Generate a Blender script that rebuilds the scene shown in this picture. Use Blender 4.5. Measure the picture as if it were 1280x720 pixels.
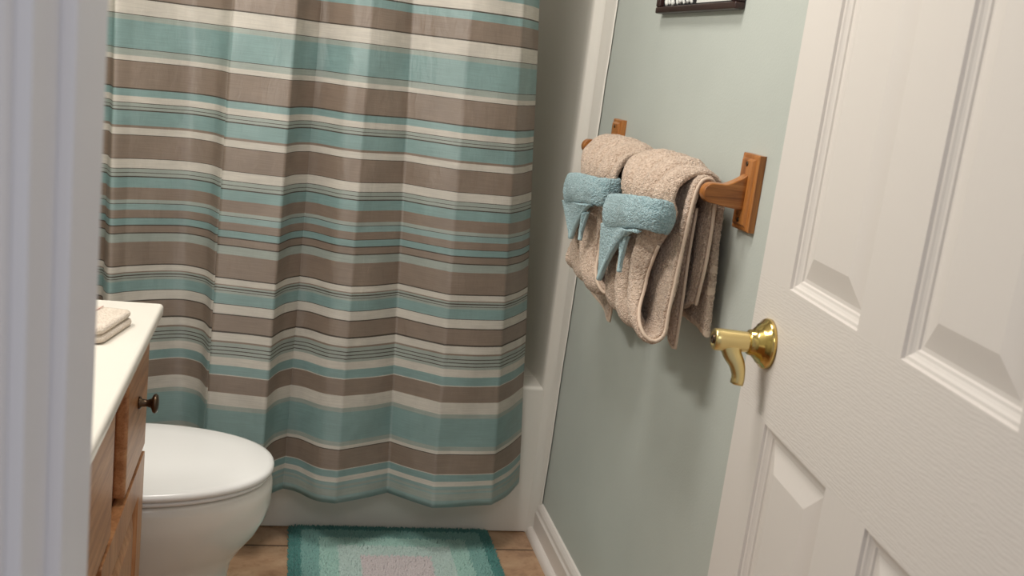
import bpy, bmesh, math, random
from mathutils import Vector, Matrix
import numpy as np
random.seed(7)
for o in list(bpy.data.objects): bpy.data.objects.remove(o)
SC = bpy.context.scene
COL = SC.collection
R = math.radians

# ------------------------------------------------------------------ camera
CAM_H = 1.25
yaw, pitch, roll = R(13.0515), R(12.2037), R(7.10156)
F = Vector((math.sin(yaw)*math.cos(pitch), math.cos(yaw)*math.cos(pitch), -math.sin(pitch)))
R0 = Vector((math.cos(yaw), -math.sin(yaw), 0)); U0 = R0.cross(F)
RR = math.cos(roll)*R0 + math.sin(roll)*U0; UU = -math.sin(roll)*R0 + math.cos(roll)*U0
cd = bpy.data.cameras.new('camera'); cam = bpy.data.objects.new('camera', cd); COL.objects.link(cam)
m = Matrix((RR, UU, -F)).transposed().to_4x4(); m.translation = Vector((0, 0, CAM_H))
cam.matrix_world = m
cd.sensor_fit = 'HORIZONTAL'; cd.sensor_width = 36.0; cd.lens = 36.0*1295.28/1280.0
cd.clip_start = 0.02; cd.clip_end = 60
cd.dof.use_dof = True; cd.dof.focus_distance = 2.0; cd.dof.aperture_fstop = 9.0
SC.camera = cam

# ------------------------------------------------------------------ light
SC.view_settings.view_transform = 'Standard'
SC.view_settings.look = 'None'
SC.view_settings.gamma = 1.0
SC.view_settings.use_curve_mapping = False
SC.view_settings.exposure = 0.34

wd = bpy.data.worlds.new('world'); SC.world = wd; wd.use_nodes = True
wd.node_tree.nodes['Background'].inputs[0].default_value = (0.86, 0.90, 1.0, 1)
wd.node_tree.nodes['Background'].inputs[1].default_value = 0.33

def area(name, loc, target, sx, sy, power, col):
    l = bpy.data.lights.new(name, 'AREA'); l.shape = 'RECTANGLE'; l.size = sx; l.size_y = sy
    l.energy = power; l.color = col
    o = bpy.data.objects.new(name, l); COL.objects.link(o); o.location = loc
    o.rotation_euler = (Vector(target)-Vector(loc)).to_track_quat('-Z', 'Y').to_euler()
    return o
# the light bar over the vanity mirror on the left wall (above the frame)
area('vanity_light', (-0.66, 1.42, 1.98), (0.60, 1.75, 0.75), 0.62, 0.12, 9.8, (1.0, 0.95, 0.89))
# added fill lamp under the ceiling, softens the contrast in the room
area('room_fill_light', (0.0, 1.55, 2.42), (0.0, 1.55, 0.0), 0.42, 0.42, 12.0, (1.0, 0.95, 0.90))

# added fill from the hall side, brightens the floor, apron and lower curtain
area('hall_fill_light', (0.05, -0.9, 2.30), (0.1, 1.2, 0.3), 0.5, 0.5, 5.0, (1.0, 0.98, 0.96))

# ------------------------------------------------------------------ helpers
def link(name, me, mat=None, parent=None):
    o = bpy.data.objects.new(name, me); COL.objects.link(o)
    if mat is not None: me.materials.append(mat)
    if parent is not None: o.parent = parent
    return o
def empty(name, loc, rz=0.0):
    o = bpy.data.objects.new(name, None); COL.objects.link(o); o.location = loc; o.rotation_euler = (0, 0, rz)
    o.empty_display_size = 0.05
    return o
def tag(o, label, cat, group=None):
    o['label'] = label; o['category'] = cat
    if group: o['group'] = group
    return o
def struct(o):
    o['kind'] = 'structure'; return o

class MB:
    def __init__(s): s.v = []; s.f = []; s.sm = []
    def add(s, vs, fs, smooth=False):
        b = len(s.v); s.v += [tuple(v) for v in vs]; s.f += [tuple(b+i for i in f) for f in fs]; s.sm += [smooth]*len(fs)
    def box(s, x0, x1, y0, y1, z0, z1):
        v = [(x, y, z) for z in (z0, z1) for y in (y0, y1) for x in (x0, x1)]
        s.add(v, [(0, 2, 3, 1), (4, 5, 7, 6), (0, 1, 5, 4), (2, 6, 7, 3), (0, 4, 6, 2), (1, 3, 7, 5)])
    def tube(s, pts, r, n=12, cap=True, smooth=True):
        pts = [Vector(p) for p in pts]; k = len(pts)
        rs = r if isinstance(r, (list, tuple)) else [r]*k
        t0 = (pts[1]-pts[0]).normalized()
        up = Vector((0, 0, 1)) if abs(t0.z) < 0.9 else Vector((1, 0, 0))
        nx = t0.cross(up).normalized(); vs = []
        for i in range(k):
            t = (pts[min(i+1, k-1)]-pts[max(i-1, 0)]).normalized()
            nx = (nx - t*nx.dot(t)).normalized(); ny = t.cross(nx)
            for j in range(n):
                a = 2*math.pi*j/n; vs.append(pts[i]+(nx*math.cos(a)+ny*math.sin(a))*rs[i])
        fs = [(i*n+j, i*n+(j+1) % n, (i+1)*n+(j+1) % n, (i+1)*n+j) for i in range(k-1) for j in range(n)]
        if cap: fs += [tuple(range(n-1, -1, -1)), tuple(range((k-1)*n, k*n))]
        s.add(vs, fs, smooth)
    def lathe(s, prof, origin, axis, n=32, smooth=True):
        """prof: list of (dist along axis, radius)"""
        axis = Vector(axis).normalized(); up = Vector((0, 0, 1)) if abs(axis.z) < 0.9 else Vector((1, 0, 0))
        nx = axis.cross(up).normalized(); ny = axis.cross(nx); vs = []; o = Vector(origin)
        for d, r in prof:
            for j in range(n):
                a = 2*math.pi*j/n; vs.append(o+axis*d+(nx*math.cos(a)+ny*math.sin(a))*max(r, 1e-5))
        k = len(prof)
        fs = [(i*n+j, (i+1)*n+j, (i+1)*n+(j+1) % n, i*n+(j+1) % n) for i in range(k-1) for j in range(n)]
        fs += [tuple(range(n)), tuple(range(k*n-1, (k-1)*n-1, -1))]
        s.add(vs, fs, smooth)
    def prism(s, poly, axis, a, b, smooth=False):
        """poly: 2-D points; axis: 'x','y','z' extrusion from a to b"""
        def P(p, t):
            return {'x': (t, p[0], p[1]), 'y': (p[0], t, p[1]), 'z': (p[0], p[1], t)}[axis]
        n = len(poly); vs = [P(p, a) for p in poly]+[P(p, b) for p in poly]
        fs = [(i, (i+1) % n, n+(i+1) % n, n+i) for i in range(n)]+[tuple(range(n-1, -1, -1)), tuple(range(n, 2*n))]
        s.add(vs, fs, smooth)
    def loft(s, rings, smooth=True, cap=True):
        n = len(rings[0]); vs = [p for r in rings for p in r]; k = len(rings)
        fs = [(i*n+j, i*n+(j+1) % n, (i+1)*n+(j+1) % n, (i+1)*n+j) for i in range(k-1) for j in range(n)]
        if cap: fs += [tuple(range(n-1, -1, -1)), tuple(range((k-1)*n, k*n))]
        s.add(vs, fs, smooth)
    def grid(s, rows, smooth=True):
        k = len(rows); n = len(rows[0]); vs = [p for r in rows for p in r]
        s.add(vs, [(i*n+j, i*n+j+1, (i+1)*n+j+1, (i+1)*n+j) for i in range(k-1) for j in range(n-1)], smooth)
    def build(s, name, mat=None, parent=None, bevel=0, seg=2, fix=True):
        me = bpy.data.meshes.new(name); me.from_pydata(s.v, [], s.f); me.update()
        me.polygons.foreach_set('use_smooth', s.sm)
        if fix:
            bm = bmesh.new(); bm.from_mesh(me); bmesh.ops.recalc_face_normals(bm, faces=bm.faces); bm.to_mesh(me); bm.free()
        o = link(name, me, mat, parent)
        if bevel:
            b = o.modifiers.new('bevel', 'BEVEL'); b.width = bevel; b.segments = seg; b.limit_method = 'ANGLE'; b.angle_limit = R(35)
            b.harden_normals = False
            for p in me.polygons: p.use_smooth = True
            try:
                w = o.modifiers.new('wn', 'WEIGHTED_NORMAL'); w.keep_sharp = False
            except Exception: pass
        return o

def smooth_curve(pts, n, closed=False):
    """Catmull-Rom through pts sampled at n points by arc length"""
    P = [np.array(p, float) for p in pts]
    out = []
    for i in range(len(P)-1):
        p0 = P[max(i-1, 0)]; p1 = P[i]; p2 = P[i+1]; p3 = P[min(i+2, len(P)-1)]
        for t in np.linspace(0, 1, 24, endpoint=False):
            out.append(.5*((2*p1)+(-p0+p2)*t+(2*p0-5*p1+4*p2-p3)*t*t+(-p0+3*p1-3*p2+p3)*t**3))
    out.append(P[-1]); out = np.array(out)
    d = np.r_[0, np.cumsum(np.linalg.norm(np.diff(out, axis=0), axis=1))]
    s = np.linspace(0, d[-1], n)
    return np.stack([np.interp(s, d, out[:, k]) for k in range(out.shape[1])], 1)

# ------------------------------------------------------------------ materials
def srgb(r, g, b):
    def f(c):
        c /= 255.0
        return c/12.92 if c <= .04045 else ((c+.055)/1.055)**2.4
    return (f(r), f(g), f(b), 1.0)
class Mat:
    def __init__(s, name, col=(.8, .8, .8, 1), rough=.5, metal=0.0, spec=.5):
        s.m = bpy.data.materials.new(name); s.m.use_nodes = True; s.t = s.m.node_tree; s.b = s.t.nodes['Principled BSDF']
        s.b.inputs['Base Color'].default_value = col; s.b.inputs['Roughness'].default_value = rough
        s.b.inputs['Metallic'].default_value = metal; s.b.inputs['Specular IOR Level'].default_value = spec
    def n(s, typ, **kw):
        nd = s.t.nodes.new(typ)
        for k, v in kw.items():
            if k in nd.inputs: nd.inputs[k].default_value = v
            else: setattr(nd, k, v)
        return nd
    def l(s, a, ao, b, bi): s.t.links.new(a.outputs[ao], b.inputs[bi])
    def coord(s, scale=(1, 1, 1), rot=(0, 0, 0), out='Object'):
        c = s.n('ShaderNodeTexCoord'); mp = s.n('ShaderNodeMapping'); mp.inputs['Scale'].default_value = scale; mp.inputs['Rotation'].default_value = rot
        s.l(c, out, mp, 'Vector'); return mp
    def noise(s, scale, detail=3, co=None, rough=.5, dist=0):
        nz = s.n('ShaderNodeTexNoise'); nz.inputs['Scale'].default_value = scale; nz.inputs['Detail'].default_value = detail
        nz.inputs['Roughness'].default_value = rough; nz.inputs['Distortion'].default_value = dist
        s.l(co or s.coord(), 'Vector', nz, 'Vector'); return nz
    def ramp(s, src, so, stops, interp='LINEAR'):
        r = s.n('ShaderNodeValToRGB'); e = r.color_ramp; e.interpolation = interp
        while len(e.elements) < len(stops): e.elements.new(.5)
        for el, (p, c) in zip(e.elements, stops): el.position = p; el.color = c
        s.l(src, so, r, 'Fac'); return r
    def bump(s, src, so, strength, dist, prev=None):
        b = s.n('ShaderNodeBump'); b.inputs['Strength'].default_value = strength; b.inputs['Distance'].default_value = dist
        s.l(src, so, b, 'Height')
        if prev: s.l(prev, 'Normal', b, 'Normal')
        s.l(b, 'Normal', s.b, 'Normal'); return b

def paint(name, col, rough, bump=.15, scale=180, var=.04):
    M = Mat(name, col, rough); c = M.coord()
    nz = M.noise(3.0, 3, c)
    a = tuple(x*(1-var) for x in col[:3])+(1,); b = tuple(min(1, x*(1+var)) for x in col[:3])+(1,)
    r = M.ramp(nz, 'Fac', [(.3, a), (.7, b)]); M.l(r, 'Color', M.b, 'Base Color')
    n2 = M.noise(scale, 2, c); M.bump(n2, 'Fac', bump, .0015); return M.m
M_wall = paint('sage_wall_paint', srgb(188, 193, 186), .55, .18, 220)
M_white_trim = paint('white_trim_paint', srgb(226, 218, 211), .38, .06, 60, .01)
M_ceiling = paint('ceiling_paint', srgb(226, 222, 214), .8, .2, 120)
M_jamb = paint('white_casing_paint', srgb(222, 220, 222), .4, .05, 60, .01)
M_tub = paint('bone_fibreglass', srgb(236, 231, 222), .22, .03, 30, .01)
M_china = paint('white_porcelain', srgb(228, 225, 217), .12, .0, 30, .005)
M_seat = paint('white_seat_plastic', srgb(236, 235, 232), .22, .0, 30, .003)
M_counter = paint('cream_cultured_marble', srgb(229, 223, 212), .22, .01, 30, .015)

def wood(name, dark, mid, light, along='z', rough=.38, scale=1.0):
    M = Mat(name, mid, rough)
    sc = {'x': (1.2, 22, 22), 'y': (22, 1.2, 22), 'z': (22, 22, 1.2)}[along]
    c = M.coord(tuple(v*scale for v in sc)); nz = M.noise(2.2, 5, c, .6, 1.2)
    r = M.ramp(nz, 'Fac', [(.28, dark), (.5, mid), (.72, light)])
    c2 = M.coord(tuple(v*scale*6 for v in sc)); n2 = M.noise(3, 2, c2)
    r2 = M.ramp(n2, 'Fac', [(.38, (.72, .66, .6, 1)), (.5, (1, 1, 1, 1))])
    mx = M.n('ShaderNodeMix', data_type='RGBA', blend_type='MULTIPLY'); mx.inputs['Factor'].default_value = .55
    M.l(r, 'Color', mx, 'A'); M.l(r2, 'Color', mx, 'B'); M.l(mx, 'Result', M.b, 'Base Color')
    M.bump(n2, 'Fac', .15, .0006); return M.m
oakc = (srgb(140, 92, 58), srgb(178, 126, 84), srgb(198, 150, 106))
M_oak_z = wood('oak_vertical_grain', *oakc, along='z')
M_oak_y = wood('oak_horizontal_grain', *oakc, along='y')
barc = (srgb(122, 70, 28), srgb(166, 104, 50), srgb(188, 128, 70))
M_bar_x = wood('honey_oak_arm', *barc, along='x', rough=.28)
M_bar_y = wood('honey_oak_rod', *barc, along='y', rough=.28)
M_bar_z = wood('honey_oak_plate', *barc, along='z', rough=.28)

def brass():
    M = Mat('polished_brass', srgb(214, 186, 116), .16, 1.0)
    nz = M.noise(14, 3); r = M.ramp(nz, 'Fac', [(.35, srgb(196, 164, 92)), (.7, srgb(226, 202, 138))]); M.l(r, 'Color', M.b, 'Base Color'); return M.m
M_brass = brass()
M_brass_satin = Mat('satin_brass', srgb(222, 200, 140), .3, 1.0).m
M_bronze = Mat('dark_bronze', srgb(92, 76, 62), .32, 1.0).m
M_chrome = Mat('chrome', srgb(210, 210, 210), .12, 1.0).m
M_dark = Mat('dark_gap', srgb(40, 30, 22), .8).m
M_darkwood = wood('espresso_frame', srgb(28, 14, 12), srgb(46, 24, 20), srgb(58, 32, 26), 'y', .35)
M_black = Mat('black_sign_board', srgb(14, 12, 14), .6).m
M_ink = Mat('white_lettering', srgb(214, 214, 208), .6).m

def terry(name, base, dark, light, scale=420.0, depth=.0035):
    M = Mat(name, base, .95, 0, .15); c = M.coord()
    v = M.n('ShaderNodeTexVoronoi'); v.inputs['Scale'].default_value = scale; M.l(c, 'Vector', v, 'Vector')
    n = M.noise(scale*.55, 3, c, .65)
    ad = M.n('ShaderNodeMath', operation='SUBTRACT'); M.l(n, 'Fac', ad, 0); M.l(v, 'Distance', ad, 1)
    n3 = M.noise(18, 3, c)
    r = M.ramp(n, 'Fac', [(.30, dark), (.52, base), (.72, light)])
    r3 = M.ramp(n3, 'Fac', [(.3, (.93, .92, .91, 1)), (.7, (1, 1, 1, 1))])
    mx = M.n('ShaderNodeMix', data_type='RGBA', blend_type='MULTIPLY'); mx.inputs['Factor'].default_value = 1.0
    M.l(r, 'Color', mx, 'A'); M.l(r3, 'Color', mx, 'B'); M.l(mx, 'Result', M.b, 'Base Color')
    M.bump(ad, 'Value', .8, depth)
    M.b.inputs['Sheen Weight'].default_value = .25; M.b.inputs['Sheen Roughness'].default_value = .5
    return M.m
M_towel = terry('beige_terry', srgb(216, 192, 172), srgb(180, 153, 132), srgb(232, 212, 194))
M_towel_blue = terry('pale_blue_terry', srgb(164, 192, 198), srgb(128, 160, 168), srgb(186, 210, 214))
def woven(name, col):
    M = Mat(name, col, .9, 0, .2); w = M.n('ShaderNodeTexWave', Scale=260.0, Distortion=1.0); M.l(M.coord(), 'Vector', w, 'Vector')
    M.bump(w, 'Fac', .3, .0006); return M.m
M_hem = woven('beige_hem', srgb(214, 192, 172))
M_hem_blue = woven('pale_blue_hem', srgb(172, 196, 200))
M_cloth = terry('ivory_cotton', srgb(222, 208, 192), srgb(200, 182, 164), srgb(232, 222, 208), 500, .0015)
M_stitch = Mat('pink_stitching', srgb(196, 150, 140), .9).m

# ------------------------------------------------------------------ room shell
XR, XL, YT, YF = 0.746, -0.77, 2.55, 0.61
ZC = 2.44; YB = 3.32
def tile_floor():
    M = Mat('tan_ceramic_tile', srgb(176, 138, 104), .35); c = M.coord()
    sp = M.n('ShaderNodeSeparateXYZ'); M.l(c, 'Vector', sp, 'Vector')
    def line(ch, off, period=.335, w=.0035):
        a = M.n('ShaderNodeMath', operation='SUBTRACT'); M.l(sp, ch, a, 0); a.inputs[1].default_value = off
        b = M.n('ShaderNodeMath', operation='PINGPONG'); M.l(a, 0, b, 0); b.inputs[1].default_value = period/2
        g = M.n('ShaderNodeMath', operation='LESS_THAN'); M.l(b, 0, g, 0); g.inputs[1].default_value = w; return g
    gy = line('Y', 2.447); gx = line('X', .262)
    mxg = M.n('ShaderNodeMath', operation='MAXIMUM'); M.l(gx, 0, mxg, 0); M.l(gy, 0, mxg, 1)
    cs = M.coord((1.0, 1.15, 1)); n1 = M.noise(8.0, 6, cs, .66, .5)
    r1 = M.ramp(n1, 'Fac', [(.30, srgb(138, 104, 80)), (.48, srgb(180, 144, 113)), (.7, srgb(200, 168, 136))])
    n2 = M.noise(42, 4, c, .7); r2 = M.ramp(n2, 'Fac', [(.34, (.72, .66, .6, 1)), (.46, (1, 1, 1, 1))])
    mx = M.n('ShaderNodeMix', data_type='RGBA', blend_type='MULTIPLY'); mx.inputs['Factor'].default_value = .6
    M.l(r1, 'Color', mx, 'A'); M.l(r2, 'Color', mx, 'B')
    m2 = M.n('ShaderNodeMix', data_type='RGBA'); M.l(mxg, 0, m2, 'Factor'); M.l(mx, 'Result', m2, 'A'); m2.inputs['B'].default_value = srgb(96, 72, 52)
    M.l(m2, 'Result', M.b, 'Base Color')
    inv = M.n('ShaderNodeMath', operation='SUBTRACT'); inv.inputs[0].default_value = 1.0; M.l(mxg, 0, inv, 1)
    M.bump(inv, 0, .6, .003, M.bump(n2, 'Fac', .1, .001)); return M.m
b = MB(); b.box(XL-.12, XR+.12, -1.5, YB+.12, -.06, 0); struct(b.build('floor', tile_floor()))
b = MB(); b.box(XR, XR+.1, YF-.15, YB, 0, ZC); struct(b.build('wall_right', M_wall))
b = MB(); b.box(XL-.1, XL, YF-.15, YB, 0, ZC); struct(b.build('wall_left', M_wall))
b = MB(); b.box(XL-.1, XR+.1, YB, YB+.1, 0, ZC); struct(b.build('wall_back', M_wall))
b = MB(); b.box(XL-.1, XR+.1, .49, YB+.1, ZC, ZC+.06); struct(b.build('ceiling', M_ceiling))
# the doorway wall: a stub each side of the opening and the header over it
b = MB(); b.box(XL, -.127, .49, YF, 0, ZC); b.box(.60, XR, .49, .548, 0, ZC); b.box(-.127, .60, .49, YF, 2.07, ZC)
struct(b.build('wall_front', M_wall))

# left door casing and jamb, seen close beside the camera
b = MB()
b.box(-.127, -.108, .482, .618, 0, 2.07)                       # jamb board
b.box(-.110, -.1005, .535, .618, 0, 2.07)                      # stop
casing = [(-.200, .49), (-.200, .478), (-.176, .473), (-.170, .4745), (-.150, .478), (-.140, .4755), (-.131, .474),
          (-.127, .469), (-.121, .468), (-.117, .471), (-.115, .478), (-.115, .49)]
b.prism(casing, 'z', 0, 2.10)
o = b.build('trim_1', M_jamb, bevel=.0018, seg=2); struct(o)

# baseboard with shoe moulding along the right wall
b = MB()
prof = [(XR, 0), (XR-.016, 0), (XR-.016, .068), (XR-.0125, .074), (XR-.0115, .083), (XR-.0085, .090), (XR-.005, .0955), (XR, .0975)]
b.prism(prof, 'y', 1.29, 2.535)
q = [(XR-.016, 0)]+[(XR-.016-.017*math.cos(a), .021*math.sin(a)) for a in np.linspace(0, math.pi/2, 7)]
b.prism(q, 'y', 1.29, 2.548)
struct(b.build('baseboard_right', M_white_trim))

# ------------------------------------------------------------------ six-panel door, swung in against the right wall
DA = R(5.8); DW = .711; DT = .035
hinge = Vector((.5612, .5606, 0)); ds = Vector((math.sin(DA), math.cos(DA), 0)); dn = Vector((-math.cos(DA), math.sin(DA), 0))
# local door frame: X along the door from the hinge, Y = out of the door face into the room, Z up
door_m = Matrix(((ds.x, dn.x, 0, hinge.x), (ds.y, dn.y, 0, hinge.y), (0, 0, 1, 0), (0, 0, 0, 1)))
def door_material():
    M = Mat('white_embossed_door', srgb(217, 210, 203), .42); c = M.coord()
    # embossed wood grain: rails run across, stiles and panels run up
    w = M.n('ShaderNodeTexWave', wave_type='BANDS', bands_direction='Z', Scale=80.0, Distortion=10.0, Detail=3.0)
    w.inputs['Detail Scale'].default_value = 1.4; w.inputs['Detail Roughness'].default_value = .6
    mp = M.coord((.22, 1, 1)); M.l(mp, 'Vector', w, 'Vector')
    mv = M.coord((150, 150, 3.0)); nv = M.noise(1.0, 3, mv, .55)
    sp = M.n('ShaderNodeSeparateXYZ'); M.l(c, 'Vector', sp, 'Vector')
    a = M.n('ShaderNodeMath', operation='COMPARE'); M.l(sp, 'Z', a, 0); a.inputs[1].default_value = .928; a.inputs[2].default_value = .088
    mx = M.n('ShaderNodeMix', data_type='FLOAT'); M.l(a, 0, mx, 'Factor'); M.l(nv, 'Fac', mx, 'A'); M.l(w, 'Fac', mx, 'B')
    M.bump(mx, 'Result', .16, .0008); return M.m
M_door = door_material()
def door_mesh():
    st, mu = .107, .100; pw = (DW-2*st-mu)/2
    xs = [0, st, st+pw, st+pw+mu, DW-st, DW]
    zs = [.012, .255, .839, 1.017, 1.615, 1.715, 1.925, 2.03]
    vs = []; fs = []; B = MB()
    prof = [(0, 0), (.0015, -.0035), (.0050, -.0040), (.0070, -.0060), (.0100, -.0078), (.0130, -.0085), (.0145, -.0105), (.0190, -.0105), (.0470, -.0030), (.0490, -.0025)]
    for i in range(5):
        for j in range(7):
            x0, x1, z0, z1 = xs[i], xs[i+1], zs[j], zs[j+1]
            if i in (1, 3) and j in (1, 3, 5):
                pr = [(x0, x1, z0, z1)]
                rings = []
                for d, h in prof: rings.append([(x0+d, h, z0+d), (x1-d, h, z0+d), (x1-d, h, z1-d), (x0+d, h, z1-d)])
                vv = [p for r in rings for p in r]; ff = []
                for k in range(len(rings)-1):
                    for e in range(4): ff.append((k*4+e, k*4+(e+1) % 4, k*4+4+(e+1) % 4, k*4+4+e))
                kk = (len(rings)-1)*4; ff.append((kk, kk+1, kk+2, kk+3)); B.add(vv, ff)
            else:
                B.add([(x0, 0, z0), (x1, 0, z0), (x1, 0, z1), (x0, 0, z1)], [(0, 1, 2, 3)])
    z0, z1 = zs[0], zs[-1]
    B.add([(0, 0, z0), (DW, 0, z0), (DW, 0, z1), (0, 0, z1), (0, -DT, z0), (DW, -DT, z0), (DW, -DT, z1), (0, -DT, z1)],
          [(4, 7, 6, 5), (0, 4, 5, 1), (1, 5, 6, 2), (2, 6, 7, 3), (3, 7, 4, 0)])
    return B
o = door_mesh().build('door_1', M_door, fix=False)
bm = bmesh.new(); bm.from_mesh(o.data); bmesh.ops.remove_doubles(bm, verts=bm.verts, dist=1e-5); bmesh.ops.recalc_face_normals(bm, faces=bm.faces); bm.to_mesh(o.data); bm.free()
o.matrix_world = door_m; struct(o); DOOR = o
# brass privacy lever
HX, HZ = DW-.069, .935
b = MB(); b.lathe([(0, .033), (.004, .0335), (.007, .032), (.010, .0275), (.0125, .0265), (.014, .0235), (.018, .0205), (.0195, .0175), (.026, .0165), (.028, .0145)], (HX, 0, HZ), (0, 1, 0), 48)
hd = b.build('door_handle', M_brass, DOOR)
b = MB(); b.lathe([(.022, .0125), (.030, .0135), (.066, .0145), (.0715, .0143), (.0735, .013), (.0735, .0085), (.0715, .0080)], (HX, 0, HZ), (0, 1, 0), 40)
b.build('neck', M_brass_satin, hd)
b = MB()
lp = smooth_curve([(HX, .050, HZ-.002), (HX-.004, .047, HZ-.016), (HX-.008, .040, HZ-.028), (HX-.011, .0365, HZ-.042), (HX-.012, .037, HZ-.054)], 16)
rings = []
for i, p in enumerate(lp):
    t = (lp[min(i+1, 15)]-lp[max(i-1, 0)]); t /= np.linalg.norm(t)
    u = np.array([1, 0, 0.]); u -= t*(t@u); u /= np.linalg.norm(u); w_ = np.cross(t, u)
    ru = .0115*(1-.18*i/15); rw = np.interp(i, [0, 3, 12, 15], [.019, .0125, .0078, .0078])
    rings.append([tuple(p+u*ru*math.copysign(abs(math.cos(a))**.7, math.cos(a))+w_*rw*math.copysign(abs(math.sin(a))**.7, math.sin(a))) for a in np.linspace(0, 2*math.pi, 20, endpoint=False)])
b.loft(rings); b.build('lever', M_brass_satin, hd)
b = MB(); b.lathe([(.066, .0062), (.0745, .0062), (.0755, .005), (.0755, .002), (.073, .0018)], (HX, 0, HZ), (0, 1, 0), 24); b.build('lock_button', M_bronze, hd)

# ------------------------------------------------------------------ bathtub with moulded surround
tub = empty('bathtub', (0, YT, 0))
tag(tub, 'bone one-piece bathtub and wall surround behind the striped curtain', 'bathtub')
def loc(bm_, o): pass
def child_at(b, name, mat, par, **kw):
    o = b.build(name, mat, None, **kw); o.parent = par; o.matrix_parent_inverse = Matrix.Translation(-Vector(par.location)) if par.rotation_euler.z == 0 else par.matrix_basis.inverted()
    return o
ZR = .405; XI = .706
b = MB()   # apron and rim
ap = [(YT, .002), (YT, ZR+.004), (YT+.003, ZR+.011), (YT+.010, ZR+.015), (YT+.095, ZR+.015), (YT+.106, ZR+.009), (YT+.110, ZR-.004), (YT+.118, .14), (YT+.095, .14), (YT+.03, ZR-.03), (YT+.03, .002)]
b.prism(ap, 'x', XL+.005, XR-.004); child_at(b, 'apron', M_tub, tub, bevel=.003, seg=2)
b = MB()   # basin: inner walls
b.box(XL+.005, XI+.03, 3.22, YB-.004, .10, ZR+.03)
b.box(XL+.005, XR-.004, YT+.10, YB-.01, .08, .12); b.box(XI-.05, XI+.03, YT+.10, YB-.01, .1, ZR+.012)
child_at(b, 'basin', M_tub, tub, bevel=.01, seg=3)
b = MB()   # right side wall of the surround, its front flange and the strip that laps onto the wall
z0, z1 = .0, 1.95
def fl(z): return 2.466+(1.425-z)*.042
outline = lambda z: [(XI, 3.26), (XI, YT+.045), (XI-.001, YT+.012), (XI+.004, YT+.002), (XI+.012, YT-.002), (XR-.020, YT-.004), (XR-.012, YT-.012), (XR-.008, fl(z)+.012), (XR-.006, fl(z)+.002), (XR-.003, fl(z)), (XR-.002, 3.26)]
rows = []
for z in np.linspace(.0, z1, 28):
    w = .0018*math.sin(z*17)+.0015*math.sin(z*41+1)
    rows.append([(x, y+(w if k in (8, 9) else 0), z) for k, (x, y) in enumerate(outline(z))])
b.loft(rows, smooth=False)
s_ = child_at(b, 'surround_wall', M_tub, tub, bevel=.004, seg=3)
b = MB(); b.box(XL+.005, XI+.02, 3.24, YB-.004, ZR, z1); child_at(b, 'surround_wall', M_tub, tub)

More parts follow.
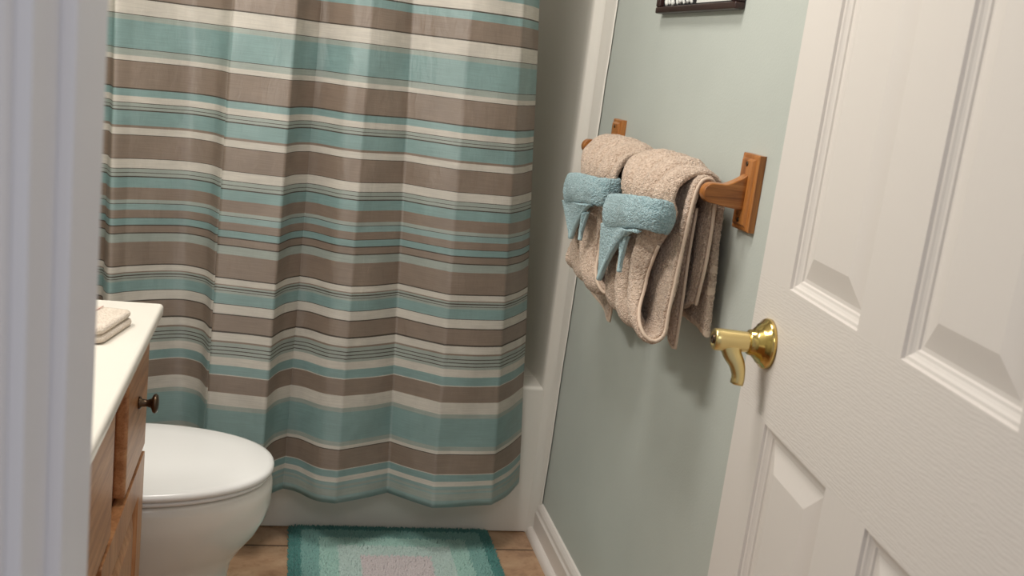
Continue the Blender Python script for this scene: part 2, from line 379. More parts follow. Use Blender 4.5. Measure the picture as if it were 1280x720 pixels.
# ------------------------------------------------------------------ shower curtain
def curtain_material():
    iv = srgb(240, 234, 224); tl = srgb(166, 197, 195); br = srgb(174, 154, 138); gy = srgb(196, 204, 196); ln = srgb(104, 94, 84); lt = srgb(176, 202, 200)
    A = []   # (z top, colour, gloss) going down
    # measured band edges down the curtain
    bands = [(1.3508, iv), (1.3482, ln), (1.3307, tl), (1.3290, ln), (1.2857, br), (1.2839, ln), (1.2519, iv), (1.2500, ln), (1.2394, gy), (1.1800, tl), (1.1782, ln),
             (1.1655, gy), (1.1540, iv), (1.1525, ln), (1.0962, br), (1.0945, ln), (1.0796, tl), (1.0660, iv), (1.0640, ln), (1.0575, gy), (1.0557, ln), (1.0500, gy), (1.0480, ln), (1.0160, tl), (1.0110, br), (.9961, iv),
             (.9945, ln), (.9440, br), (.9425, ln), (.9215, iv), (.9200, ln), (.9125, gy), (.9105, ln), (.9036, gy), (.9020, ln), (.8787, tl), (.8755, br), (.8510, br), (.8430, gy), (.8412, ln), (.8287, lt), (.8268, br), (.8113, br), (.8095, ln), (.7939, tl), (.7915, ln), (.7763, br), (.7745, ln), (.7548, gy),
             (.7018, br), (.6998, ln), (.6859, iv), (.6838, br), (.6790, gy), (.6772, ln), (.6725, gy), (.6707, ln), (.6661, gy), (.6422, tl), (.6405, ln), (.6181, iv), (.6161, ln),
             (.5779, br), (.5740, ln), (.5556, iv), (.5496, br), (.5420, gy), (.5402, ln), (.5330, gy), (.5312, ln), (.5240, gy), (.5222, ln), (.5165, gy), (.5149, ln), (.4965, iv), (.4740, tl), (.4720, iv), (.4306, br), (.4290, iv), (.3994, iv), (.3890, gy), (.3155, tl), (.3060, gy),
             (.2958, iv), (.2943, ln), (.2432, br), (.2415, iv), (.2239, tl), (.2110, iv), (.2040, lt), (.1960, gy), (.1920, lt), (.1750, gy), (.10, lt)]
    # the pattern carries on above the frame
    top = [(1.95, iv), (1.93, iv), (1.87, br), (1.868, ln), (1.84, tl), (1.80, iv), (1.75, br), (1.73, gy), (1.66, tl), (1.64, iv), (1.58, br), (1.56, iv), (1.52, tl), (1.50, gy), (1.49, ln), (1.44, iv), (1.40, br), (1.38, tl)]
    bands = top+bands
    M = Mat('striped_satin', iv, .5)
    c = M.n('ShaderNodeTexCoord'); sp = M.n('ShaderNodeSeparateXYZ'); M.l(c, 'UV', sp, 'Vector')
    gl = {iv: .05, tl: .75, br: .7, gy: .5, ln: .1, lt: .7}
    # ascending stops in v = z/2
    asc = []; zprev = 0.0
    for zt, cc in reversed([(b_[0], b_[1]) for b_ in bands]): pass
    edges = [2.0]+[b_[0] for b_ in bands]
    segs = [(edges[i+1], edges[i], bands[i][1]) for i in range(len(bands))]   # (bottom, top, colour)
    segs.reverse(); segs[0] = (0.0, segs[0][1], segs[0][2])
    # merge equal neighbours
    ms = []
    for lo, hi, cc in segs:
        if ms and ms[-1][2] == cc: ms[-1] = (ms[-1][0], hi, cc)
        else: ms.append((lo, hi, cc))
    chunks = [ms[i:i+28] for i in range(0, len(ms), 28)]
    prev = None; preva = None
    for ch in chunks:
        r = M.n('ShaderNodeValToRGB'); e = r.color_ramp; e.interpolation = 'CONSTANT'
        while len(e.elements) < len(ch): e.elements.new(.5)
        while len(e.elements) > len(ch): e.elements.remove(e.elements[-1])
        lo0, hi0 = ch[0][0], ch[-1][1]
        mr = M.n('ShaderNodeMapRange'); mr.inputs['From Min'].default_value = lo0; mr.inputs['From Max'].default_value = hi0; M.l(sp, 'Y', mr, 'Value')
        for el, (lo, hi, cc) in zip(e.elements, ch): el.position = (lo-lo0)/(hi0-lo0); el.color = cc[:3]+(gl[cc],)
        M.l(mr, 'Result', r, 'Fac')
        if prev is None: prev = (r, 'Color'); preva = (r, 'Alpha')
        else:
            g = M.n('ShaderNodeMath', operation='GREATER_THAN'); M.l(sp, 'Y', g, 0); g.inputs[1].default_value = lo0
            mx = M.n('ShaderNodeMix', data_type='RGBA'); M.l(g, 0, mx, 'Factor'); M.l(*prev, mx, 'A'); M.l(r, 'Color', mx, 'B'); prev = (mx, 'Result')
            ma = M.n('ShaderNodeMix', data_type='FLOAT'); M.l(g, 0, ma, 'Factor'); M.l(*preva, ma, 'A'); M.l(r, 'Alpha', ma, 'B'); preva = (ma, 'Result')
    # slub: streaks along the weft
    mp = M.n('ShaderNodeMapping'); mp.inputs['Scale'].default_value = (5, 160, 1); M.l(c, 'UV', mp, 'Vector')
    n1 = M.noise(2.5, 4, mp, .6); r1 = M.ramp(n1, 'Fac', [(.3, (.86, .86, .86, 1)), (.65, (1.0, 1.0, 1.0, 1))])
    mp3 = M.n('ShaderNodeMapping'); mp3.inputs['Scale'].default_value = (9, 9, 1); M.l(c, 'UV', mp3, 'Vector')
    n3 = M.noise(2.0, 4, mp3, .6); r3 = M.ramp(n3, 'Fac', [(.3, (.92, .92, .92, 1)), (.7, (1.04, 1.04, 1.04, 1))])
    mx = M.n('ShaderNodeMix', data_type='RGBA', blend_type='MULTIPLY'); mx.inputs['Factor'].default_value = 1.0; M.l(*prev, mx, 'A'); M.l(r1, 'Color', mx, 'B')
    mx2 = M.n('ShaderNodeMix', data_type='RGBA', blend_type='MULTIPLY'); mx2.inputs['Factor'].default_value = 1.0; M.l(mx, 'Result', mx2, 'A'); M.l(r3, 'Color', mx2, 'B')
    M.l(mx2, 'Result', M.b, 'Base Color')
    rr = M.n('ShaderNodeMapRange'); rr.inputs['To Min'].default_value = .62; rr.inputs['To Max'].default_value = .35; M.l(*preva, rr, 'Value'); M.l(rr, 'Result', M.b, 'Roughness')
    # satin: the weft threads spread the highlight up and down
    tg = M.n('ShaderNodeTangent', direction_type='UV_MAP'); M.l(tg, 'Tangent', M.b, 'Tangent')
    M.b.inputs['Anisotropic'].default_value = .85; M.b.inputs['Anisotropic Rotation'].default_value = .25
    sr = M.n('ShaderNodeMapRange'); sr.inputs['To Min'].default_value = .45; sr.inputs['To Max'].default_value = 1.0; M.l(*preva, sr, 'Value'); M.l(sr, 'Result', M.b, 'Specular IOR Level')
    M.b.inputs['IOR'].default_value = 1.75
    mp2 = M.n('ShaderNodeMapping'); mp2.inputs['Scale'].default_value = (14, 5, 1); M.l(c, 'UV', mp2, 'Vector')
    n2 = M.noise(2.2, 5, mp2, .55, .4)
    bp = M.bump(n2, 'Fac', .55, .005); n4 = M.noise(3, 2, mp); M.bump(n4, 'Fac', .2, .0008, bp)
    # thin cloth lets some light through to the tub side
    tr = M.n('ShaderNodeBsdfTranslucent'); M.l(mx2, 'Result', tr, 'Color'); ms_ = M.n('ShaderNodeMixShader'); ms_.inputs[0].default_value = .46
    M.l(M.b, 'BSDF', ms_, 1); M.l(tr, 'BSDF', ms_, 2); M.l(ms_, 'Shader', M.t.nodes['Material Output'], 'Surface')
    return M.m
M_curtain = curtain_material()
# plan of the folds (x at the hem, x at 1.35 m, y)
plan = [(-.74, -.70, 2.44, 0), (-.66, -.64, 2.40, 0), (-.58, -.57, 2.45, 0), (-.50, -.50, 2.38, 0), (-.44, -.445, 2.43, 0), (-.392, -.392, 2.44, 0), (-.376, -.376, 2.395, 0), (-.355, -.372, 2.372, 0), (-.336, -.338, 2.395, 1),
        (-.285, -.290, 2.425, 0), (-.225, -.240, 2.452, 0), (-.190, -.212, 2.452, 0), (-.160, -.165, 2.425, 0), (-.143, -.138, 2.372, 0), (-.134, -.132, 2.385, 1), (-.137, -.134, 2.345, 1), (-.07, -.066, 2.332, 0), (-.005, -.002, 2.318, 1),
        (.018, .022, 2.388, 0), (.051, .050, 2.428, 1), (.084, .075, 2.414, 0), (.130, .118, 2.368, 0), (.175, .158, 2.352, 1), (.240, .200, 2.382, 0), (.309, .252, 2.424, 1), (.360, .312, 2.382, 0), (.413, .374, 2.344, 1),
        (.490, .440, 2.352, 0), (.566, .497, 2.366, 1), (.615, .528, 2.425, 0), (.645, .546, 2.470, 0), (.668, .560, 2.508, 1)]
def dens(zf):
    P = []
    for (xb, xt, y, c) in plan:
        x = xb+(xt-xb)*zf; yy = 2.395+(y-2.395)*(1.0-.18*zf)
        P.append((x, yy))
    P = np.array(P); out = []
    for i in range(len(P)-1):
        p0 = P[max(i-1, 0)] if not plan[i][3] else P[i]-(P[i+1]-P[i])*.6
        p3 = P[min(i+2, len(P)-1)] if not plan[i+1][3] else P[i+1]+(P[i+1]-P[i])*.6
        p1, p2 = P[i], P[i+1]
        n = 10
        for t in np.linspace(0, 1, n, endpoint=False):
            out.append(.5*((2*p1)+(-p0+p2)*t+(2*p0-5*p1+4*p2-p3)*t*t+(-p0+3*p1-3*p2+p3)*t**3))
    out.append(P[-1]); return np.array(out)
def curtain():
    Z = np.r_[np.linspace(.158, .185, 3), np.linspace(.20, 1.95, 72)]
    rows = []; base = dens(0.0)
    u = np.r_[0, np.cumsum(np.linalg.norm(np.diff(base, axis=0), axis=1))]
    for z in Z:
        zf = max(0, (z-.17))/(1.35-.17); zf = min(zf, 1.25)
        p = dens(zf); row = []
        for k, (x, y) in enumerate(p):
            wob = .0022*math.sin(9*z+u[k]*23)+.0016*math.sin(21*z-u[k]*31)
            row.append((x, y+wob+.01*(1-min(zf, 1)), z))
        rows.append(row)
    rows = [[(x, min(y, 2.526), z) for x, y, z in r] for r in rows]
    me = bpy.data.meshes.new('shower_curtain'); n = len(rows[0]); vs = [p for r in rows for p in r]
    fs = [(i*n+j, i*n+j+1, (i+1)*n+j+1, (i+1)*n+j) for i in range(len(rows)-1) for j in range(n-1)]
    me.from_pydata(vs, [], fs); me.update()
    uv = me.uv_layers.new(name='UVMap')
    for lp_ in me.loops:
        i, j = divmod(lp_.vertex_index, n); uv.data[lp_.index].uv = (u[j], Z[i])
    for p in me.polygons: p.use_smooth = True
    o = link('shower_curtain', me, M_curtain)
    s = o.modifiers.new('solid', 'SOLIDIFY'); s.thickness = .0012; s.offset = 1
    return o, rows
CURT, crow = curtain()
tag(CURT, 'long satin shower curtain striped teal, brown and ivory hanging before the bathtub', 'shower curtain')
b = MB(); b.tube([(XL+.002, 2.42, 1.985), (XR-.002, 2.42, 1.985)], .0125, 20)
cr = b.build('curtain_rod', M_chrome); tag(cr, 'straight chrome rod holding up the shower curtain', 'curtain rod')

# ------------------------------------------------------------------ vanity
XV = -.198; YVF = 1.742; YVN = .90; ZT = .79
van = empty('vanity_cabinet', (-.48, 1.32, 0)); tag(van, 'oak bathroom vanity cabinet with a bronze knob under the cream countertop', 'cabinet')
b = MB(); b.box(XL+.003, XV-.0195, YVN, YVF, .09, ZT-.0225); b.box(XL+.003, XV-.08, YVN, YVF, 0, .09)
child_at(b, 'carcass', M_oak_z, van, bevel=.0015, seg=1)
def slab_front(name, y0, y1, z0, z1, mat):
    b = MB(); b.box(XV-.019, XV, y0, y1, z0, z1); return child_at(b, name, mat, van, bevel=.0055, seg=3)
dr = slab_front('drawer', 1.516, 1.736, .545, .742, M_oak_y)
ff = slab_front('false_front', .93, 1.395, .545, .742, M_oak_y)
def cab_door(y0, y1, z0, z1):
    B = MB(); fw = .058
    xs = [y0, y0+fw, y1-fw, y1]; zs = [z0, z0+fw, z1-fw, z1]
    for i in range(3):
        for j in range(3):
            if i == 1 and j == 1:
                rings = []
                for d, h in [(0, 0), (.003, -.004), (.006, -.0085), (.014, -.0085), (.042, -.001), (.045, -.0008)]:
                    rings.append([(XV+h, xs[1]+d, zs[1]+d), (XV+h, xs[2]-d, zs[1]+d), (XV+h, xs[2]-d, zs[2]-d), (XV+h, xs[1]+d, zs[2]-d)])
                vv = [p for r in rings for p in r]; f_ = [(k*4+e, k*4+(e+1) % 4, k*4+4+(e+1) % 4, k*4+4+e) for k in range(5) for e in range(4)]+[(20, 21, 22, 23)]
                B.add(vv, f_)
            else: B.add([(XV, xs[i], zs[j]), (XV, xs[i+1], zs[j]), (XV, xs[i+1], zs[j+1]), (XV, xs[i], zs[j+1])], [(0, 1, 2, 3)])
    x = XV-.019
    B.add([(XV, y0, z0), (XV, y1, z0), (XV, y1, z1), (XV, y0, z1), (x, y0, z0), (x, y1, z0), (x, y1, z1), (x, y0, z1)], [(4, 7, 6, 5), (0, 4, 5, 1), (1, 5, 6, 2), (2, 6, 7, 3), (3, 7, 4, 0)])
    o = child_at(B, 'door', M_oak_z, van, fix=False)
    bm = bmesh.new(); bm.from_mesh(o.data); bmesh.ops.remove_doubles(bm, verts=bm.verts, dist=1e-5); bmesh.ops.recalc_face_normals(bm, faces=bm.faces); bm.to_mesh(o.data); bm.free()
    w = o.modifiers.new('bevel', 'BEVEL'); w.width = .006; w.segments = 4; w.limit_method = 'ANGLE'; w.angle_limit = R(80)
    return o
cab_door(1.325, 1.738, .115, .535); cab_door(.93, 1.305, .115, .535)
b = MB(); b.lathe([(0, .010), (.003, .010), (.005, .0065), (.013, .0055), (.019, .0075), (.022, .0145), (.0255, .0160), (.0285, .0135), (.030, .007), (.0305, .0)], (XV, 1.625, .660), (1, 0, 0), 28)
kn = b.build('knob', M_bronze, None); kn.parent = dr; kn['label'] = 'dark bronze round knob'

b = MB(); b.box(XL+.002, -.181, YVN-.02, 1.755, ZT-.022, ZT)
ct = b.build('countertop', M_counter, bevel=.007, seg=4); tag(ct, 'cream cultured marble countertop on the oak vanity', 'countertop')

# folded washcloth on the counter
wc = empty('folded_washcloth', (-.308, 1.572, ZT+.0005)); wc.rotation_euler = (0, 0, R(-12)); tag(wc, 'folded ivory washcloth with pink stitching lying on the cream countertop', 'washcloth')
def rrect(sx, sy, r, z, wob=0):
    pts = []
    for cx, cy, a0 in ((sx-r, sy-r, 0), (-sx+r, sy-r, 90), (-sx+r, -sy+r, 180), (sx-r, -sy+r, 270)):
        for k in range(7):
            a = R(a0+15*k); x, y = cx+r*math.cos(a), cy+r*math.sin(a)
            pts.append((x, y, z+wob*(.0016*math.sin(60*x+30*y)+.001*math.sin(90*y))))
    return pts
for hz, hh, ox in ((0, .0125, 0.), (.0125, .012, -.002)):
    b = MB(); s_, t_ = .088, .062
    b.loft([rrect(s_-.006, t_-.006, .010, hz), rrect(s_-.001, t_-.001, .012, hz+hh*.2), rrect(s_, t_, .012, hz+hh*.5), rrect(s_-.001, t_-.001, .012, hz+hh*.8), rrect(s_-.006, t_-.006, .012, hz+hh*.98, 1), rrect(s_*.6, t_*.6, .012, hz+hh*1.06, 1), rrect(s_*.2, t_*.2, .008, hz+hh*1.1, 1)])
    o = b.build('layer', M_cloth, wc); o.location.x = ox
b = MB()
for off in (-.032, .004, .040):
    b.tube([(off+.004, y, .0256) for y in np.linspace(-.052, .052, 14)], .0007, 6)
o = b.build('stitching', M_stitch, wc); o['label'] = 'pink stitched lines'

# ------------------------------------------------------------------ toilet
TY = 1.992
toi = empty('toilet', (-.45, TY, 0)); tag(toi, 'white porcelain toilet with its lid closed between vanity and bathtub', 'toilet')
def egg(xt, L, W, z, n=56, xw=.60):
    """front tip at xt, length L back from it, width W, widest at xw of the length back"""
    pts = []
    for i in range(n):
        a = 2*math.pi*i/n; c_, s_ = math.cos(a), math.sin(a)
        if c_ >= 0: x = xt-L*xw+L*xw*c_; y = W/2*math.copysign(abs(s_)**.92, s_)
        else: x = xt-L*xw+L*(1-xw)*math.copysign(abs(c_)**.75, c_); y = W/2*math.copysign(abs(s_)**.85, s_)
        pts.append((x, TY+y, z))
    return pts
b = MB()
rings = [egg(-.040, .42, .235, 0.0, xw=.5), egg(-.042, .42, .222, .02, xw=.5), egg(-.052, .40, .205, .10, xw=.5), egg(-.056, .40, .210, .17, xw=.5), egg(-.050, .40, .232, .205, xw=.52), egg(-.030, .42, .272, .238, xw=.55),
         egg(-.004, .44, .312, .272, xw=.58), egg(.012, .455, .338, .305, xw=.6), egg(.0195, .462, .351, .335, xw=.6), egg(.0205, .463, .354, .365, xw=.6), egg(.019, .462, .352, .381, xw=.6), egg(.013, .455, .340, .386, xw=.6), egg(-.03, .39, .26, .386, xw=.6)]
b.loft(rings); child_at(b, 'bowl', M_china, toi)
b = MB(); b.loft([egg(.006, .444, .342, .3885), egg(.013, .452, .357, .391), egg(.014, .453, .359, .397), egg(.008, .446, .346, .3995)]); child_at(b, 'seat', M_seat, toi)
b = MB(); b.loft([egg(.012, .452, .352, .4005), egg(.019, .460, .368, .4025), egg(.0215, .463, .373, .407), egg(.0205, .462, .371, .4125), egg(.017, .458, .364, .4165), egg(.008, .448, .346, .4190), egg(-.04, .38, .26, .4205), egg(-.12, .22, .12, .4212)]); child_at(b, 'lid', M_seat, toi)
for s_ in (-.10, .05):
    b = MB(); b.box(-.49, -.445, TY+s_, TY+s_+.05, .386, .415); child_at(b, 'hinge', M_seat, toi, bevel=.006, seg=3)
b = MB(); b.box(-.762, -.545, TY-.225, TY+.225, .375, .70); child_at(b, 'tank', M_china, toi, bevel=.025, seg=4)
b = MB(); b.box(-.767, -.535, TY-.235, TY+.235, .70, .735); child_at(b, 'tank_lid', M_china, toi, bevel=.012, seg=4)
b = MB(); b.box(-.66, -.44, TY-.09, TY+.09, .02, .378); child_at(b, 'pedestal', M_china, toi, bevel=.03, seg=4)
b = MB(); b.tube([(-.545, TY-.16, .65), (-.532, TY-.16, .65), (-.528, TY-.13, .647), (-.527, TY-.09, .642)], .006, 10); child_at(b, 'flush_lever', M_chrome, toi)

# ------------------------------------------------------------------ bath mat
def mat_mat():
    M = Mat('bath_mat_pile', srgb(150, 190, 185), .95, 0, .1)
    a = M.n('ShaderNodeAttribute', attribute_name='ring'); 
    r = M.ramp(a, 'Fac', [(0, srgb(84, 138, 132)), (.125, srgb(132, 174, 167)), (.33, srgb(166, 200, 190)), (.54, srgb(188, 206, 200)), (.80, srgb(208, 198, 198))], 'CONSTANT')
    n = M.noise(300, 2); r2 = M.ramp(n, 'Fac', [(.3, (.8, .82, .82, 1)), (.6, (1, 1, 1, 1))])
    mx = M.n('ShaderNodeMix', data_type='RGBA', blend_type='MULTIPLY'); mx.inputs['Factor'].default_value = 1.0; M.l(r, 'Color', mx, 'A'); M.l(r2, 'Color', mx, 'B'); M.l(mx, 'Result', M.b, 'Base Color')
    M.b.inputs['Sheen Weight'].default_value = .3
    return M.m
def bath_mat():
    W, L = .522, .86; x0, y1 = .079, 2.541; y0 = y1-L
    def sd(x, y):   # distance in from the edge (rounded corners)
        dx = min(x-x0, x0+W-x); dy = min(y-y0, y1-y); return dx, dy
    def ringv(x, y):
        dx, dy = sd(x, y); d = min(dx, dy*1.06); return max(0, min(1, d/.215))
    rnd = random.Random(3); vs = []; fs = []; rv = []
    # backing
    def quad(*p):
        b_ = len(vs); vs.extend(p); fs.append((b_, b_+1, b_+2, b_+3)); rv.extend([.0]*4)
    n = 40
    h = .006
    ring = []
    rc = .018
    for cx, cy, a0 in ((x0+W-rc, y1-rc, 0), (x0+rc, y1-rc, 90), (x0+rc, y0+rc, 180), (x0+W-rc, y0+rc, 270)):
        for k in range(6):
            a = R(a0+18*k); ring.append((cx+rc*math.cos(a), cy+rc*math.sin(a)))
    nn = len(ring); vs += [(x, y, 0.001) for x, y in ring]+[(x, y, h) for x, y in ring]; rv += [0.0]*(2*nn)
    fs += [tuple(range(nn-1, -1, -1)), tuple(range(nn, 2*nn))]+[(i, (i+1) % nn, nn+(i+1) % nn, nn+i) for i in range(nn)]
    # tufts: short bent cones of yarn, denser where the camera looks
    y = y1
    stp = .0036
    while y > y0:
        s = stp if y > 2.18 else stp*2.0
        x = x0
        while x < x0+W:
            px = x+rnd.uniform(-.5, .5)*s; py = y+rnd.uniform(-.5, .5)*s
            dx, dy = sd(px, py)
            if dx > 0.0 and dy > 0.0 and not (dx < rc and dy < rc and (rc-dx)**2+(rc-dy)**2 > rc*rc):
                e = min(1, min(dx, dy)/.014); H = (.009+.004*math.sqrt(e))*rnd.uniform(.85, 1.12); r = s*.62
                lean = .0035
                out = Vector((0, 0, 0))
                if dx < .012: out.x = (-1 if px < x0+W/2 else 1)*.006
                if dy < .012: out.y = (-1 if py < (y0+y1)/2 else .3)*.006
                tx, ty = px+rnd.uniform(-1, 1)*lean+out.x, py+rnd.uniform(-1, 1)*lean+out.y; ty = min(ty, YT-.003)
                v = ringv(px, py); a0 = rnd.uniform(0, 6.28); b_ = len(vs)
                for lev, rr in ((0, r), (.62, r*1.0)):
                    for k in range(5):
                        a = a0+k*2*math.pi/5
                        qx = px+(tx-px)*lev+rr*math.cos(a); qy = py+(ty-py)*lev+rr*math.sin(a)
                        vs.append((qx, min(qy, YT-.002), .003+H*lev))
                vs.append((tx, ty, .003+H)); rv += [v]*11
                for k in range(5):
                    k2 = (k+1) % 5; fs.append((b_+k, b_+k2, b_+5+k2, b_+5+k)); fs.append((b_+5+k, b_+5+k2, b_+10))
            x += s
        y -= s
    me = bpy.data.meshes.new('bath_mat'); me.from_pydata(vs, [], fs); me.update()
    at = me.attributes.new('ring', 'FLOAT', 'POINT'); at.data.foreach_set('value', rv)
    for p in me.polygons: p.use_smooth = True
    return link('bath_mat', me, mat_mat())
o = bath_mat(); tag(o, 'shaggy teal bath mat with paler nested rectangles on the tan tile floor', 'bath mat')

# ------------------------------------------------------------------ oak towel bar
BX, BZ = .677, 1.084; YN, YFAR = 1.5735, 2.3075
tb = empty('towel_bar', (XR, (YN+YFAR)/2, 1.09)); tag(tb, 'honey oak towel bar with two bracket arms on the sage wall', 'towel bar')
def arm_poly():
    # profile in x-z, from the plate out to the rounded tip that holds the rod
    top = smooth_curve([(XR-.016, BZ+.036), (XR-.030, BZ+.026), (XR-.048, BZ+.017), (BX+.010, BZ+.0165), (BX-.003, BZ+.0165)], 14).tolist()
    tip = [(BX-.003+.0165*math.cos(a), BZ+.0165*math.sin(a)) for a in np.linspace(math.pi/2, 3*math.pi/2, 12)][1:]
    bot = smooth_curve([(BX+.004, BZ-.0172), (BX+.025, BZ-.021), (XR-.016, BZ-.0235)], 8).tolist()
    return [tuple(p) for p in top]+tip+[tuple(p) for p in bot]
def plate_mb(yc):
    B = MB(); w, z0, z1 = .0315, 1.0275, 1.1525
    rings = []
    for d, h in [(0, 0), (0, .0105), (.0025, .0125), (.0070, .0130), (.0085, .0150), (.0110, .0170)]:
        rings.append([(XR-h-.0005, yc-w+d, z0+d), (XR-h-.0005, yc+w-d, z0+d), (XR-h-.0005, yc+w-d, z1-d), (XR-h-.0005, yc-w+d, z1-d)])
    B.loft(rings, smooth=False); return B
for yc in (YN, YFAR):
    pl = child_at(plate_mb(yc), 'wall_plate', M_bar_z, tb)
    for zz in (1.136, 1.044):
        b = MB(); b.lathe([(0, .0042), (.0012, .0040), (.0018, .0028), (.0014, .0)], (XR-.0172, yc, zz), (-1, 0, 0), 16)
        s = b.build('screw', M_bronze, None); s.parent = pl
    b = MB(); b.prism(arm_poly(), 'y', yc-.0105, yc+.0105); child_at(b, 'arm', M_bar_x, tb, bevel=.0022, seg=2)
b = MB(); b.tube([(BX, YN+.009, BZ), (BX, YFAR-.009, BZ)], .0105, 24); child_at(b, 'rod', M_bar_y, tb)

# ------------------------------------------------------------------ towels
def sheet(path, nu, y_fn, nv, off_fn, name, mat, par, thick, sub=1):
    """a thick cloth following path in x-z (nu samples); y_fn(s,t) gives y, off_fn(s,t) an offset along the outward normal"""
    P = smooth_curve(path, nu); rows = []
    T = np.gradient(P, axis=0); T /= np.linalg.norm(T, axis=1)[:, None]; N = np.stack([T[:, 1], -T[:, 0]], 1)
    for i in range(nu):
        s = i/(nu-1); row = []
        for j in range(nv):
            t = j/(nv-1); o_, dz = off_fn(s, t)
            row.append((P[i, 0]+N[i, 0]*o_, y_fn(s, t), P[i, 1]+N[i, 1]*o_+dz))
        rows.append(row)
    B = MB(); B.grid(rows); o = B.build(name, mat, par, fix=False)
    m1 = o.modifiers.new('solid', 'SOLIDIFY'); m1.thickness = thick; m1.offset = 0; m1.use_even_offset = False
    m2 = o.modifiers.new('sub', 'SUBSURF'); m2.levels = sub; m2.render_levels = sub
    return o, rows
tex = bpy.data.textures.new('cloth_lumps', 'CLOUDS'); tex.noise_scale = .035; tex.noise_depth = 2
texf = bpy.data.textures.new('terry_loops', 'CLOUDS'); texf.noise_scale = .0032; texf.noise_depth = 1
def lumps(o, s):
    d = o.modifiers.new('lumps', 'DISPLACE'); d.texture = tex; d.strength = s; d.mid_level = .5; d.texture_coords = 'GLOBAL'
def loops(o, s):
    m2 = o.modifiers.new('sub_fine', 'SUBSURF'); m2.levels = 1; m2.render_levels = 1
    d = o.modifiers.new('loops', 'DISPLACE'); d.texture = texf; d.strength = s; d.mid_level = .5; d.texture_coords = 'LOCAL'

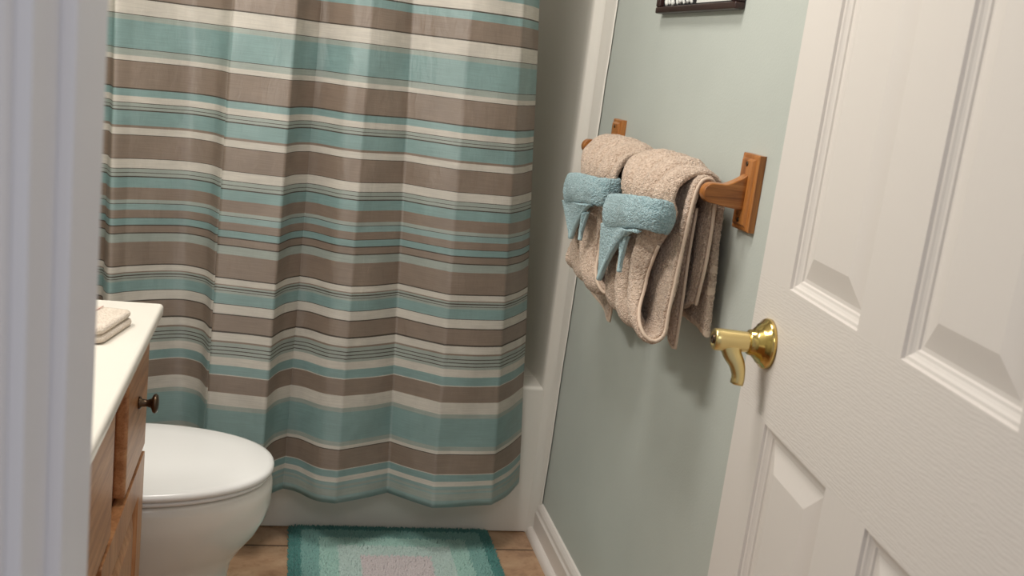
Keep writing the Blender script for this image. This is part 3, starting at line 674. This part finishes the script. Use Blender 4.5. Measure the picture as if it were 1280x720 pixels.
def smst(a, b, x):
    t = min(1, max(0, (x-a)/(b-a))); return t*t*(3-2*t)
def make_towel(seed, zback=.832, zlift=0.0, backnear=0.0, backw=.25, tail=(.030, .20, .803, .055)):
    tw = empty('bath_towel', (BX, 1.60, BZ))
    k = (BX, BZ)
    # path: back hem, up the wall side, over the rod, down the front, U-turn, up the inside, over the rod, down behind
    L_ = zlift
    path = [(.7215, zback), (.7215, .92), (.7215, 1.03), (.7185, 1.075), (.707, 1.101), (.682, 1.1150), (.650, 1.1130), (.623, 1.096), (.608, 1.065), (.605, 1.03), (.604, .98), (.603, .92+L_), (.603, .87+L_), (.609, .842+L_), (.622, .830+L_), (.635, .842+L_),
            (.642, .88+L_), (.648, .95), (.653, 1.03), (.6575, 1.075), (.6645, 1.0965), (.677, 1.1030), (.690, 1.0970), (.697, 1.076), (.7005, 1.02), (.7005, .95), (.699, .885)]
    path = [(x-k[0], z-k[1]) for x, z in path]
    NU = 190; NV = 52
    Pl = smooth_curve(path, NU)
    ks = [float(np.argmin(np.hypot(Pl[:, 0]-x, Pl[:, 1]-z)))/(NU-1) for x, z in path]
    keys = [(0, backnear, backw), (2, .03, .25), (4, .030, .25), (5, .025, .255), (6, .020, .26), (7, .016, .255), (8, .012, .228), (9, .012, .212), (10, .038, .178), (11, .058, .150), (12, .034, .176), (13, .004, .206),
            (14, -.010, .215), (15, -.008, .21), (16, -.004, .20), (17, .0, .20), (18, .0, .20), (20, .0, .21), (21, .004, .22), (23, .010, .21), (25, .012, .16), (26, .022, .13)]
    KS = [ks[i] for i, _, _ in keys]; KN = [n_ for _, n_, _ in keys]; KW = [w_ for _, _, w_ in keys]
    def sm(s, K):
        return sum(np.interp(s+d, KS, K)*w for d, w in ((-.012, .25), (0, .5), (.012, .25)))
    def y_fn(s, t): return float(sm(s, KN)+sm(s, KW)*t)
    s3, s9, s10, s14, s16 = ks[3], ks[9], ks[10], ks[14], ks[16]
    def off_fn(s, t):
        top = smst(s3, ks[5], s)*(1-smst(s9, ks[11], s)); low = smst(s9, ks[11], s)*(1-smst(ks[13], s16, s))
        # pleats gathered into the sash: round ridges with sharp valleys
        o_ = top*.020*(abs(math.sin(math.pi*(4.6*t+.3+.2*seed)-2.2*(s-ks[5])*4))**.95)-.012*top
        o_ += low*.019*(abs(math.sin(math.pi*(2.6*t+.15+.3*seed)+.8*(s-s10)*6))**1.1-.5)
        # the edges of the bundle roll away
        o_ -= .016*(abs(2*t-1)**4)*smst(s3, ks[5], s)*(1-smst(ks[11], ks[13], s))
        o_ -= .006*math.exp(-((s-s9)/.02)**2)
        if s > s16: o_ += .003*math.sin(t*11+seed)
        dz = 0.0
        if ks[12] < s < ks[17]: dz = .016*smst(ks[12], s14, s)*(1-smst(s14, ks[17], s))*t**2
        if s > ks[24]: dz = -.05*smst(ks[24], 1, s)*t
        if s < ks[1]: dz = .010*math.sin(t*5+seed)*(1-smst(0, ks[1], s))
        return o_, dz
    TH = .0135
    o, rows = sheet(path, NU, y_fn, NV, off_fn, 'towel_body', M_towel, tw, TH)
    lumps(o, .006); loops(o, .0030)
    # selvage: pale bound edge along the near side of the loop
    e = MB(); r_ = [r[0] for r in rows]; i0 = int(ks[10]*(NU-1))
    e.tube([(x, y-.0035, z) for x, y, z in r_[i0:]], .0032, 8); e.build('edge_binding', M_hem, tw)
    # inner fold: the other end of the towel, a pointed tail between the front loop and the back
    path2 = [(.6765-k[0], 1.05-k[1]), (.6765-k[0], .97-k[1]), (.679-k[0], .89-k[1]), (.681-k[0], tail[2]-k[1])]
    o2, rows2 = sheet(path2, 40, lambda s, t: tail[0]+.006*s+(tail[1]-.10*smst(.5, 1, s)*(tail[3] > .05))*t, 20, lambda s, t: (.004*math.sin(t*9+seed), tail[3]*smst(.5, 1, s)*t), 'inner_fold', M_towel, tw, .011)
    lumps(o2, .005); loops(o2, .003)
    e = MB(); e.tube([(r[0][0], r[0][1]-.003, r[0][2]) for r in rows2]+[(p[0], p[1], p[2]-.004) for p in rows2[-1][1:]], .003, 8); e.build('edge_binding', M_hem, tw)
    # woven bands and hem across the back panel, laid out in the cloth itself
    o.data.materials.append(M_hem)
    for p in o.data.polygons:
        i = p.vertices[0]//NV
        if i < ks[2]*(NU-1):
            zz = rows[i][0][2]+BZ-zback
            if zz < .012 or .070 < zz < .083 or .108 < zz < .122: p.material_index = 1
    return tw
GT = 'beige bath towels on the towel bar'; GS = 'pale blue cloths tied round the towels'
t1 = make_towel(0.0); tag(t1, 'beige terry bath towel on the wooden bar, the one nearer the door', 'towel', GT)
t2 = make_towel(1.7, .800, .004, .04, .22, (.105, .215, .752, .045)); t2.location = (BX+.002, 1.890, BZ); tag(t2, 'beige terry bath towel on the wooden bar, the one nearer the shower curtain', 'towel', GT)

def make_sash(seed, tip, tip2):
    sa = empty('tied_washcloth', (BX, 1.60, BZ))
    # band: a closed rounded loop around the front bundle, sloping down to the far side
    n = 84; hgt = 9; yc, hw = .112, .108; xc, hd = .603, .016
    rows = []
    for j in range(hgt):
        v = j/(hgt-1); row = []
        for i in range(n):
            a = 2*math.pi*i/n; c_, s_ = math.cos(a), math.sin(a)
            bul = .011*math.sin(math.pi*(.08+.84*v))**.7+.0013*math.sin(i*.7+seed+3*v)
            y = yc+(hw+bul)*math.copysign(abs(s_)**.62, s_)
            tt = (y-yc)/(2*hw)+.5
            x = xc+(hd+bul)*math.copysign(abs(c_)**.62, c_)-.004*(1-(2*tt-1)**2)
            z = 1.034-.028*tt+(.050+.012*tt)*(v-.5)+.0025*math.sin(2*a+seed)
            row.append((x-BX, y, z-BZ))
        rows.append(row+[row[0]])
    B = MB(); B.grid(rows); o = B.build('band', M_towel_blue, sa, fix=False)
    bm = bmesh.new(); bm.from_mesh(o.data); bmesh.ops.remove_doubles(bm, verts=bm.verts, dist=1e-5); bmesh.ops.recalc_face_normals(bm, faces=bm.faces); bm.to_mesh(o.data); bm.free()
    m1 = o.modifiers.new('solid', 'SOLIDIFY'); m1.thickness = .010; m1.offset = 1
    m2 = o.modifiers.new('sub', 'SUBSURF'); m2.levels = 1; m2.render_levels = 1
    lumps(o, .005); loops(o, .0028)
    def flap(top0, top1, tip, nm, bul, thick):
        top0, top1, tip = map(np.array, (top0, top1, tip)); rows = []; n1, n2 = 30, 18
        for i in range(n1):
            s = i/(n1-1); row = []
            for j in range(n2):
                t = j/(n2-1); a = top0+(top1-top0)*t
                ey, ez = s**(1-.36*t), s**(1+.28*t)
                p = np.array([a[0]+(tip[0]-a[0])*s, a[1]+(tip[1]-a[1])*ey, a[2]+(tip[2]-a[2])*ez])
                p[0] += -bul*math.sin(math.pi*t)*(1-s)-.0035*math.sin(t*9+seed)*(1-s)
                if s > .8: p[1] += -(t-.5)*.007*(s-.8)/.2
                row.append(tuple(p))
            rows.append(row)
        Bf = MB(); Bf.grid(rows); f = Bf.build(nm, M_towel_blue, sa, fix=False)
        q = f.modifiers.new('solid', 'SOLIDIFY'); q.thickness = thick; q.offset = 0
        u_ = f.modifiers.new('sub', 'SUBSURF'); u_.render_levels = 1; u_.levels = 1
        loops(f, .0022)
        # flat woven hem along the near border
        edge = np.array([r[-1] for r in rows]); g = []
        for i in range(n1):
            d = edge[i]-np.array(rows[i][0]); L = np.linalg.norm(d)+1e-6; d = d/L*min(.013, L)
            g.append([tuple(edge[i]-d), tuple(edge[i]-d*.5), tuple(edge[i]+d*.12)])
        Bh = MB(); Bh.grid(g); h = Bh.build('hem', M_hem_blue, f, fix=False); q = h.modifiers.new('solid', 'SOLIDIFY'); q.thickness = thick+.003; q.offset = 0
        return f
    X = .574-BX
    flap((X+.004, .224, .982-BZ), (X, .002, 1.004-BZ), (X-.001, tip[0], tip[1]-BZ), 'hanging_corner', .006, .0055)
    flap((X+.006, tip2[0]+.012, .975-BZ), (X+.006, tip2[0]-.020, .985-BZ), (X+.004, tip2[0], tip2[1]-BZ), 'hanging_corner', .003, .0045)
    return sa
s1 = make_sash(0.3, (.180, .882), (.090, .918)); tag(s1, 'pale blue washcloth tied round the beige towel nearer the door', 'washcloth', GS)
s2 = make_sash(1.9, (.115, .918), (.065, .925)); s2.location = (BX+.001, 1.893, BZ-.002); tag(s2, 'pale blue washcloth tied round the beige towel nearer the shower curtain', 'washcloth', GS)

# ------------------------------------------------------------------ sign on the wall above the towels
sg = empty('wall_sign', (XR, 1.93, 1.5)); tag(sg, 'dark brown framed wall sign with white lettering above the towel bar', 'sign')
y0, y1, z0, z1 = 1.723, 2.136, 1.385, 1.640; fw = .022; xf = XR-.020
b = MB()
for (a, c_, d, e) in ((y0, y1, z0, z0+.013), (y0, y1, z1-fw, z1), (y0, y0+fw, z0+.013, z1-fw), (y1-fw, y1, z0+.013, z1-fw)): b.box(xf, XR-.001, a, c_, d, e)
child_at(b, 'frame', M_darkwood, sg, bevel=.003, seg=2)
b = MB(); b.box(XR-.011, XR-.002, y0+fw-.002, y1-fw+.002, z0+.011, z1-fw+.002); child_at(b, 'board', M_black, sg)
xl = XR-.0116
def stroke(pts, r):
    b = MB(); P = smooth_curve([(xl, y, z) for y, z in pts], 14); b.tube(P.tolist(), [r]*14, 8); return b
strokes = MB()
for k_, (yy, hh, ln) in enumerate([(2.092, .0, .006), (2.077, .001, .010), (2.056, .0, .004), (2.032, .0, .008), (2.014, .003, -.004), (1.996, .0, -.006), (1.973, .002, .006), (1.955, .0, -.008)]):
    P = smooth_curve([(xl, yy+ln+.006, z0+.16), (xl, yy+ln*.5, z0+.07), (xl, yy, z0+.020+hh), (xl, yy-.006, z0+.017+hh)], 14)
    strokes.tube(P.tolist(), [.0032 if k_ % 2 else .0052]*14, 8)
o = child_at(strokes, 'lettering', M_ink, sg)
b = MB(); b.box(xl-.001, xl+.001, 1.752, 1.925, z0+.016, z0+.11); child_at(b, 'white_block', M_ink, sg)
